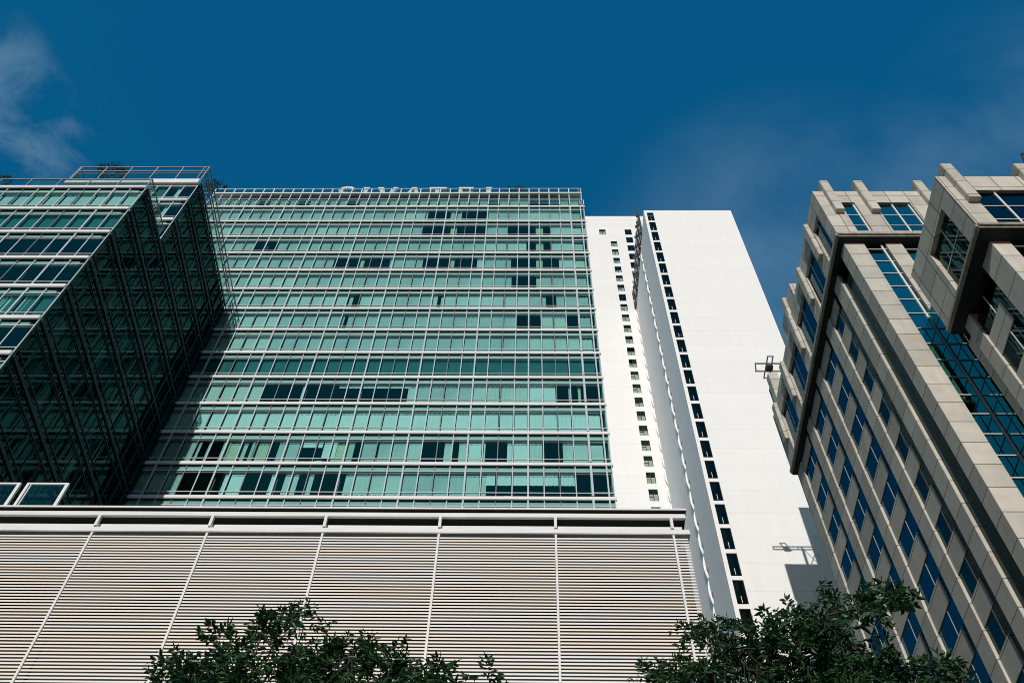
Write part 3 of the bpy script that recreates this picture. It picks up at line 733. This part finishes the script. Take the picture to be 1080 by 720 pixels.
u = MB(); wall_y(u, UX, UY, URE, UZ0, UZ1, shl, .22); recalc(u.build('upper_side_wall', 'stone_grid', so))
for h in shl: swin((UX+.19, h[0], h[2]), h[1]-h[0], h[3]-h[2], .04, 'y', ((h[1]-h[0])*.5,), ())
for s in sy: stub(UX-.27, UX+.3, s, s+.62, 58.7, 63.15)
MB().box(UX+.02, 40, UY+.25, URE-.02, UZ1-.4, UZ1-.02).build('roof', 'roofing', so)
MB().box(UX+.3, 40, URE-.2, URE, UZ0, UZ1-.45).build('upper_rear_wall', 'stone_grid', so)
MB().bevbox(UX-.16, 40, UY-.16, URE+.1, 56.42, 56.9, .12).build('overhang_ledge', 'ledge', so)
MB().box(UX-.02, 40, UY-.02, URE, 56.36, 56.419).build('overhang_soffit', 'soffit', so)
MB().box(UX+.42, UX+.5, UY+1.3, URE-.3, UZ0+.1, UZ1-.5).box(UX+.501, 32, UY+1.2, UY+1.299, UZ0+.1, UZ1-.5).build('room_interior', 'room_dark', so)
# --- rear block: lower body
LX, LY, ZT = 19.68, 28.0, 56.355
MB().box(LX, 20.93, LY, 28.95, 0, ZT).build('corner_pier', 'stone', so)
MB().box(22.27, 23.27, LY, LY+.4, 0, ZT).build('front_pier', 'stone', so)
MB().box(25.6, 27.0, LY, LY+.4, 30, ZT).build('front_pier', 'stone', so)
trz = [55.74-1.535*i for i in range(0, 26)]
zb = 20.0
swin((20.93, LY+.16, zb), 1.34, ZT-zb, .07, 'x', (1.09,), [z-zb for z in trz], thick=.11, mat='teal_glass')
swin((23.27, LY+.16, zb), 2.33, ZT-zb, .06, 'x', (1.17,), [z-zb for z in trz], thick=.08, mat='teal_glass')
pil = [30.3, 33.5, 37.5, 41.6, 45.7]
for e in pil: MB().bevbox(LX, LX+.6, e, e+1.15, 0, ZT, .015).build('side_pilaster', 'stone', so)
swin((LX+.18, 28.96, 0), 30.3-28.96, ZT, .03, 'y', (), (), mat='dark_glass', fm='black_metal')
bays = [(pil[i]+1.15, pil[i+1]) for i in range(4)]
FP = 3.07
nw = 0
for i, (a, b) in enumerate(bays):
    spm = MB()
    for q in range(18):
        z = 53.6-FP*q
        if z < 2: break
        z_top = z+1.55
        # stone spandrel above each window
        zz1 = min(z_top+FP-1.55, ZT) if q else ZT
        MB().box(LX+.11, LX+.5, a+.55, b-.001, z_top, zz1).build('spandrel', 'stone', so) if q < 14 else spm.box(LX+.11, LX+.5, a+.55, b-.001, z_top, zz1)
    if spm.f: spm.build('spandrel_rows', 'stone', so)
    for q in range(14):
        z = 53.6-FP*q
        swin((LX+.155, a, z), b-a, 1.55, .03, 'y', ((b-a)*.42,), (), thick=.035, fm='rail', mat='blue_glass' if i > 0 or q > 9 else 'dark_glass')
    cm_ = MB(); cm_.quad((LX+.165, a+.55, 0), (LX+.165, a, 0), (LX+.165, a, ZT), (LX+.165, a+.55, ZT)); cm_.build('glass_strip', 'dark_glass', so)
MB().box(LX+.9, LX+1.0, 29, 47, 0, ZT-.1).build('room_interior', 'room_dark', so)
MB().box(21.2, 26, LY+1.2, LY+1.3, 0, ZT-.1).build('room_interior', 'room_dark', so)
MB().box(LX+.02, 40, 46.86, 47.0, 0, ZT).build('rear_wall', 'stone_grid', so)
# --- rear wing and roof core that stand behind, out of the photo's sight but casting the shadow on the white tower
MB().box(21.4, 40, 49.5, 50.9, 0, 72.35).box(25.8, 40, 50.901, 60, 0, 72.2).build('rear_wing', 'stone_grid', so)
stub(21.15, 22.0, 49.2, 50.0, 68.5, 72.75)
MB().box(24.1, 40, 44.6, 49.4, 63, 80.6).build('roof_core', 'stone_grid', so)
stub(23.8, 24.5, 46.4, 47.1, 76, 81.1)
# --- front block: upper part
BX, BY, BZ0, BZ1, BR = 20.92, 20.2, 43.05, 48.6, 26.0
fh = [(22.0, 24.95, 43.15, 46.9), (26.1, 29, 43.15, 46.9)]
u = MB(); wall_x(u, BY, (BX, 40), (BZ0, BZ1), fh, .22); recalc(u.build('upper_front_wall', 'stone_grid', so))
for h in fh: swin((h[0], BY+.18, h[2]), h[1]-h[0], h[3]-h[2], .05, 'x', (1.3,), (.75, 2.22), thick=.1)
for a, b in ((21.42, 22.0), (25.2, 25.8)): stub(a, b, BY-.32, BY+.3, 45.4, 49.55)
shl = [(21.25, 23.9, 43.2, 47.0)]
u = MB(); wall_y(u, BX, BY, BR, BZ0, BZ1, shl, .3); recalc(u.build('upper_side_wall', 'stone_grid', so))
swin((BX+.26, 21.25, 43.2), 2.65, 3.8, .05, 'y', (1.2,), (1.9,), mat='dark_glass')
MB().box(BX+.3, 40, BR-.2, BR, BZ0, BZ1-.45).build('upper_rear_wall', 'teal_glass', so)
MB().box(BX+.02, 40, BY+.25, BR-.21, BZ1-.4, BZ1-.02).build('roof', 'roofing', so)
MB().box(22.6, 40, BR+.01, LY-.01, 20, BZ1-.6).build('link_roof', 'roofing', so)
MB().bevbox(BX-.15, 40, BY-.15, BR+.05, 42.62, 43.05, .12).build('overhang_ledge', 'ledge', so)
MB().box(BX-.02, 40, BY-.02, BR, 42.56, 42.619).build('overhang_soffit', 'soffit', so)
MB().box(BX+1.2, BX+1.3, BY+1.3, BR-.3, BZ0+.1, BZ1-.5).box(BX+1.301, 32, BY+1.2, BY+1.299, BZ0+.1, BZ1-.5).build('room_interior', 'room_dark', so)
CX, CY, CZ = 21.5, 20.85, 42.555
MB().box(CX, 22.4, CY, 22.2, 0, CZ).build('corner_pier', 'stone', so)
swin((22.4, CY+.16, 15), 3.2, CZ-15, .1, 'x', (1.3,), [CZ-15-.3-1.53*i for i in range(18)], thick=.1)
MB().bevbox(CX, CX+.7, 24.8, 25.6, 0, CZ, .015).build('side_pilaster', 'stone', so)
for q in range(9):
    z = 40.4-FP*q
    MB().box(CX+.12, CX+.5, 22.85, 24.79, z-1.52, z).build('spandrel', 'stone', so)
    swin((CX+.16, 22.2, z), 2.6, 1.55, .03, 'y', (1.3,), (), mat='dark_glass')
MB().quad((CX+.17, 22.85, 0), (CX+.17, 22.2, 0), (CX+.17, 22.2, CZ), (CX+.17, 22.85, CZ)).build('glass_strip', 'dark_glass', so)
MB().box(CX+1.0, CX+1.1, 22.3, 25.9, 0, CZ-.1).build('room_interior', 'room_dark', so)
MB().box(22.7, 28, CY+1.2, CY+1.3, 0, CZ-.1).build('room_interior', 'room_dark', so)
# mirror glazing of the link between the two blocks
MB().box(21.9, 22.3, 25.61, 26.58, 0, 42.5).build('side_return', 'stone', so)
swin((22.06, 26.6, 15), LY-26.6, 47.8-15, .02, 'y', (.7,), [z-15 for z in trz if z < 47.6 and z > 16], thick=.04, mat='teal_glass', fm='dark_frame')
MB().box(22.75, 22.85, 26.62, LY-.05, 10, 47.5).build('room_interior', 'room_dark', so)

# unseen blocks, added left and across the road to block low sky light
def block(label, x0, x1, y0, y1, h, step):
    t = thing('sky_blocker', label, 'building', ((x0+x1)/2, (y0+y1)/2, 0))
    MB().box(x0, x1, y0, y1, 0, h).build('wall', 'blocker', t)
    wb = MB()
    for i in range(int(h/step)-1):
        z = 2+i*step; wb.box(x0-.04, x1+.04, y0-.04, y1+.04, z, z+1.5)
    wb.build('window_rows', 'dark_glass', t); MB().box(x0-.2, x1+.2, y0-.2, y1+.2, h+.002, h+.8).build('parapet', 'blocker', t)
block('unseen tall plain grey block, added far to the left to block sky light', -95, -54, -45, 32, 68, 3.4)
block('unseen low grey block, added behind the camera on the left to block sky light', -46, -6, -58, -26, 11, 3.2)
block('unseen low grey block, added behind the camera on the right to block sky light', -2, 52, -60, -28, 12.5, 3.2)
block('unseen tall grey block, added far behind on the left to block sky light', -120, -60, -120, -52, 70, 3.6)

# window cleaning gantry on the rear wing's roof, roof mast
gt = thing('roof_gantry', 'small white steel window cleaning gantry jutting from the stone building roof edge', 'gantry', (23.3, 50, 72.35))
zg = 74.75
for y, x0 in ((49.6, 20.45), (50.45, 20.6)):
    MB().bar((x0, y, zg), (24.6, y, zg), .06).build('arm', 'rail', gt)
g = MB(); g.bar((20.5, 49.66, zg), (20.66, 50.39, zg), .05); g.bar((22.9, 49.66, zg), (22.9, 50.39, zg), .04); g.bar((24.4, 49.66, zg), (24.4, 50.39, zg), .04); g.build('brace', 'rail', gt)
for x, y in ((23.3, 49.6), (24.5, 49.6), (23.3, 50.45), (24.5, 50.45)): MB().bar((x, y, 72.35), (x, y, zg-.06), .06).build('post', 'rail', gt)
ps = MB(); ps.bar((23.36, 49.6, 72.4), (24.44, 49.6, zg-.1), .035); ps.bar((23.36, 50.45, zg-.1), (24.44, 50.45, 72.4), .035); ps.build('diagonal', 'rail', gt)
cr_ = MB()
for x in (21.55, 22.02): cr_.bar((x, 48.85, zg+.12), (x-.03, 51.35, zg+.12), .05)
for y in (48.9, 50.0, 51.3): cr_.bar((21.6, y, zg+.12), (21.97, y, zg+.12), .05)
cr_.build('cradle', 'rail', gt)
MB().bevbox(21.5, 22.08, 49.7, 50.35, zg-.35, zg+.0, .05).build('winch', 'black_metal', gt)
ms = MB().bar((25.95, 20.5, 48.55), (27.0, 20.5, 52.2), .08, sides=10); ms.bar((27.0, 20.5, 52.2), (27.03, 20.5, 52.32), .1, sides=10)
tag(ms.build('roof_mast', 'black_metal', None, (25.95, 20.5, 48.6)), 'thin dark leaning roof mast on the nearest stone block, at the right photo edge', 'mast')

# ---------------------------------------------------------------- rooftop letters
sign = thing('rooftop_sign', 'white rooftop letters spelling SIVATEL behind the hotel roof rail', 'sign', (-10, YT+.7, lev(14)+.14))
zs = lev(14)+.16; LH = 2.75; ST = .62
def letter(ch, xc, wd, z0=zs, h=LH):
    f = MB(); y0, y1 = YT+.55, YT+.80; a, b = xc-wd/2, xc+wd/2; s = .42; z1 = z0+h; sr = .30
    def pr(*pts): f.prism_xz(pts, y0, y1)
    if ch == 'I':
        pr((xc-s/2, z0+sr), (xc+s/2, z0+sr), (xc+s/2, z1-sr), (xc-s/2, z1-sr)); pr((a, z0), (b, z0), (xc+s/2, z0+sr), (xc-s/2, z0+sr)); pr((xc-s/2, z1-sr), (xc+s/2, z1-sr), (b, z1), (a, z1))
    elif ch == 'T':
        pr((xc-s/2, z0), (xc+s/2, z0), (xc+s/2, z1-.42), (xc-s/2, z1-.42)); pr((a, z1-.42), (b, z1-.42), (b, z1), (a+.12, z1))
    elif ch == 'E':
        pr((a, z0), (a+s, z0), (a+s, z1), (a, z1))
        for zz in (z0, z0+h/2-.18, z1-.42): pr((a+s+.002, zz), (b, zz), (b, zz+.42 if zz != z0+h/2-.18 else zz+.34), (a+s+.002, zz+.42 if zz != z0+h/2-.18 else zz+.34))
    elif ch == 'L':
        pr((a, z0), (a+s+.1, z0), (a+s+.1, z1-sr), (a, z1-sr)); pr((a+s+.102, z0), (b+.3, z0), (b+.3, z0+.42), (a+s+.102, z0+.42)); pr((a, z1-sr), (a+s+.1, z1-sr), (a+s+.2, z1), (a-.1, z1))
    elif ch == 'V':
        pr((xc-.18, z0), (xc, z0+.45), (a+s+.1, z1), (a-.15, z1)); pr((xc-.17, z0), (xc+.2, z0), (b+.15, z1), (b-s+.08, z1), (xc+.01, z0+.45))
    elif ch == 'A':
        pr((a-.1, z0), (a+.3, z0), (xc+.1, z1-.1), (xc-.1, z1)); pr((b-.4, z0), (b+.15, z0), (xc+.42, z1), (xc-.08, z1), (xc+.11, z1-.11)); pr((a+.45, z0+.5), (b-.4, z0+.5), (b-.48, z0+.78), (a+.55, z0+.78))
    elif ch == 'S':
        P_ = [(.5*wd*math.cos(t)*.92, .27*h*math.sin(t)+.75*h) for t in [R(q) for q in range(10, 271, 20)]]+[(.5*wd*math.cos(t)*.92, .25*h*math.sin(t)+.25*h) for t in [R(q) for q in range(70, -171, -20)]]
        for i in range(len(P_)-1):
            (xa, za), (xb, zb_) = P_[i], P_[i+1]; d = Vector((xb-xa, zb_-za)); nrm = Vector((-d.y, d.x)).normalized()*.2
            pr((xc+xa+nrm.x, z0+za+nrm.y), (xc+xa-nrm.x, z0+za-nrm.y), (xc+xb-nrm.x, z0+zb_-nrm.y), (xc+xb+nrm.x, z0+zb_+nrm.y))
    recalc(f.build('letter', 'white_metal', sign)) 
for ch, xc, wd in (('S', -19.55, 1.5), ('I', -17.5, .75), ('V', -15.2, 1.9), ('A', -12.5, 1.6), ('T', -9.85, 1.9), ('E', -6.8, 1.55), ('L', -4.25, .75)):
    letter(ch, xc, wd)

# ---------------------------------------------------------------- leaves
def leaf(mb, p, d, ln, wd, rr):
    d = d.normalized(); s = d.cross(Vector((rr.uniform(-1, 1), rr.uniform(-1, 1), rr.uniform(-.2, 1)))).normalized()
    nrm = s.cross(d); mid = p+d*ln*.5-nrm*ln*.06; tip = p+d*ln-nrm*ln*.22
    a, b = p+d*ln*.32+s*wd+nrm*wd*.25, p+d*ln*.32-s*wd+nrm*wd*.25
    c, e = p+d*ln*.7+s*wd*.7-nrm*ln*.05, p+d*ln*.7-s*wd*.7-nrm*ln*.05
    mb.add([p, a, c, tip, e, b, mid], [(0, 6, 1), (1, 6, 2), (2, 6, 3), (3, 6, 4), (4, 6, 5), (5, 6, 0)])
def sprig(mb, p, d, rr, ln, n, lsz):
    """a drooping twig with leaves set along both sides"""
    d = d.normalized(); q = p.copy()
    for i in range(n):
        q = q+d*ln/n; d = (d+Vector((rr.uniform(-.12, .12), rr.uniform(-.12, .12), -.10))).normalized()
        side = d.cross(Vector((0, 0, 1))); side = side.normalized() if side.length > .01 else Vector((1, 0, 0))
        for sg in (-1, 1):
            ld = d*.75+side*sg*rr.uniform(.6, 1.1)+Vector((0, 0, rr.uniform(-.55, .15)))
            leaf(mb, q+side*sg*.01, ld, lsz*rr.uniform(.7, 1.25), lsz*rr.uniform(.17, .24), rr)
    leaf(mb, q, d, lsz*1.1, lsz*.2, rr)
def tree(label, outline, Y, base, zlow, n, seed, group='street trees in front of the podium', lsz=.098, holes=()):
    """crown of leafy sprigs filling the space below the crown's upper edge, which is given as (x, z)"""
    rr = random.Random(seed); t = thing('street_tree', label, 'tree', (base[0], base[1], 0), group)
    lv = MB(); tw = MB()
    xs0, xs1 = outline[0][0], outline[-1][0]
    def top(x):
        for (xa, za), (xb, zb) in zip(outline[:-1], outline[1:]):
            if xa <= x <= xb: return za+(zb-za)*(x-xa)/max(1e-4, xb-xa)
        return 0
    # limbs
    tr = MB(); prev = Vector((base[0], base[1], 0)); fork = Vector((base[0]+.1, base[1]+.05, 4.6))
    tr.bar(prev, Vector((base[0]+.06, base[1], 2.4)), .19, sides=12, r2=.15); tr.bar(Vector((base[0]+.06, base[1], 2.4)), fork, .15, sides=12, r2=.12)
    tr.build('trunk', 'bark', t, smooth=True)
    nl = 9; limb_tips = []
    for i in range(nl):
        x = xs0+(xs1-xs0)*(i+.5)/nl+rr.uniform(-.15, .15); y = Y+rr.uniform(-.9, .9); zt_ = top(x)+(y-Y)*.8-rr.uniform(.25, .7)
        tip = Vector((x, y, zt_)); m1 = fork.lerp(tip, .45)+Vector((rr.uniform(-.2, .2), rr.uniform(-.2, .2), -.25))
        tw.bar(fork, m1, .06, sides=7, r2=.03); tw.bar(m1, tip, .028, sides=6, r2=.006); limb_tips.append((m1, tip))
    for (xa, za), (xb, zb) in list(zip(outline[:-1], outline[1:]))[1:-2]:
        for f in (0, .35, .7):
            for _ in range(1):
                if rr.random() < .35: continue
                y = Y+rr.gauss(0, .3); p = Vector((xa+(xb-xa)*f, y, za+(zb-za)*f-.10+(y-Y)*.86))
                sprig(lv, p-Vector((0, 0, .1)), Vector((rr.uniform(-.6, .6), rr.uniform(-.6, .6), rr.uniform(.1, .7))), rr, .2, 4, lsz)
    k = 0; tries = 0
    while k < n and tries < n*40:
        tries += 1
        x = rr.uniform(xs0+.14, xs1-.14); zt_ = top(x); dz = rr.random()**1.25*(zt_-zlow)
        y = max(Y-1.6, min(Y+1.6, Y+rr.gauss(0, .75))); z = zt_-.23-dz
        v = math.sin(x*5.1+seed)*math.sin(z*4.3+seed*1.7)+.6*math.sin(x*11.3+2)*math.sin(z*9.1+seed)
        if v < -.36+.5*rr.random() and dz < .8: continue
        if any((x-hx)**2/hr**2+(z-hz)**2/(hr*.8)**2 < 1 and rr.random() < .92 for hx, hz, hr in holes): continue
        c = Vector((x, y, z+(y-Y)*.86)); m1, tip = min(limb_tips, key=lambda l: (l[1]-c).length)
        src = tip if (tip-c).length < .8 else m1.lerp(tip, .7)
        if (src-c).length < .9 and rr.random() < .4:
            kn = src.lerp(c, .5)+Vector((rr.uniform(-.12, .12), rr.uniform(-.12, .12), rr.uniform(-.1, .05))); tw.bar(src, kn, .008, sides=4, r2=.006); tw.bar(kn, c, .006, sides=4, r2=.003)
        # a tuft: twigs fanning out of one point, drooping at their ends
        ax = (c-src).normalized() if (c-src).length > .05 else Vector((0, 0, 1)); ax = (ax+Vector((0, -.2, .35))).normalized()
        for q in range(rr.randint(5, 8)):
            an = rr.uniform(0, 6.283); u = ax.orthogonal().normalized(); w_ = ax.cross(u)
            d = ax*rr.uniform(.1, .8)+(u*math.cos(an)+w_*math.sin(an))*rr.uniform(.5, 1)
            sprig(lv, c, d, rr, rr.uniform(.10, .20), rr.choice((2, 3, 3)), lsz*rr.uniform(.75, 1.15))
        k += 1
    tw.build('limb', 'bark', t); lv.build('crown', 'leaf', t)
    return t
OA = [(-4.42, 8.9), (-4.32, 9.2), (-4.25, 9.5), (-4.0, 9.85), (-3.95, 9.92), (-3.83, 9.88), (-3.56, 9.62), (-3.51, 9.94), (-3.50, 10.4), (-3.23, 10.65), (-3.06, 10.63), (-2.8, 10.47), (-2.7, 10.17), (-2.43, 10.08), (-2.1, 9.9)]
OB = [(-2.9, 9.0), (-2.49, 9.40), (-2.31, 9.65), (-2.05, 9.63), (-1.69, 9.59), (-1.62, 9.37), (-1.4, 9.32), (-1.18, 9.25), (-0.89, 9.35), (-0.71, 9.21), (-0.53, 9.3), (-0.37, 9.22), (-0.2, 8.96)]
OC = [(1.35, 9.5), (1.48, 9.85), (1.68, 10.07), (1.92, 10.24), (2.13, 10.21), (2.25, 10.88), (2.49, 10.91), (2.74, 10.91), (2.89, 10.81), (3.17, 10.88), (3.6, 10.6)]
OD = [(2.6, 9.7), (2.94, 10.11), (3.33, 10.11), (3.48, 10.21), (3.73, 10.27), (3.84, 10.48), (4.13, 10.53), (4.15, 10.29), (4.17, 10.01), (4.2, 9.80), (4.45, 9.75), (4.52, 9.42), (4.81, 9.42), (5.0, 9.42), (5.15, 9.22), (5.25, 8.9)]
tree('leafy dark green street tree at the bottom left, tallest against the slatted podium', OA, 10, (-3.4, 10.0), 8.2, 240, 3, holes=((-2.85, 10.0, .22), (-2.6, 9.5, .2)))
tree('lower rounder dark tree before the slatted podium, right of the tallest left tree', OB, 9.5, (-1.5, 9.4), 7.8, 265, 8)
tree('dark green tree before the white tower base, overlapping the podium\'s right end', OC, 10.5, (2.2, 10.5), 8.6, 290, 5, holes=((2.9, 9.6, .3),))
tree('dense dark green tree in front of the stone office building, the rightmost tree', OD, 9.5, (3.9, 9.5), 7.8, 420, 21, holes=((2.85, 9.3, .35), (3.3, 9.2, .3)))

def shrub(label, c, r, n, seed, mat='leaf2', lsz=.22):
    rr = random.Random(seed); mb = MB(); c = Vector(c)
    for i in range(n):
        d = Vector((rr.gauss(0, 1), rr.gauss(0, 1), rr.gauss(.25, .8))); d.normalize()
        p = c+Vector((d.x*r[0], d.y*r[1], d.z*r[2]))*rr.random()**.4
        sprig(mb, p, d+Vector((0, 0, .3)), rr, lsz*1.6, 3, lsz)
    mb.bar(c-Vector((0, 0, r[2]*1.3)), c, .05, sides=6)
    return tag(mb.build('rooftop_shrub', mat, None, (c.x, c.y, c.z-r[2]*1.3)), label, 'shrub', 'plants on the roofs')
shrub('round dark shrub behind the roof rail of the stepped wing', (-36.0, 33, 78.9), (1.1, 0.8, 0.6), 100, 1)
shrub('dark shrub on the hotel roof just right of the stepped wing', (-34.6, 43.6, 99.7), (1.0, .8, .8), 90, 2)
shrub('dark shrub on the lower wing terrace at the left photo edge', (-36.9, 27.6, 63.6), (1.0, .7, .8), 90, 3)
shrub('light green bush behind the roof rail, near the last sign letter', (-1.4, 43.2, 97.2), (1.0, .6, 1.0), 90, 4)
shrub('low dark hedge plant between the T and E of the roof sign', (-7.4, 43.4, 96.9), (1.2, .5, 1.1), 90, 5)
shrub('trailing green plant in the terrace corner of the stepped wing', (-27.3, 29.6, 63.4), (.7, .5, 1.9), 130, 6, lsz=.16)
shrub('small green plant at the foot of the podium roof glass screen', (-17.6, 25.8, 28.35), (.5, .3, .3), 50, 7, lsz=.1)
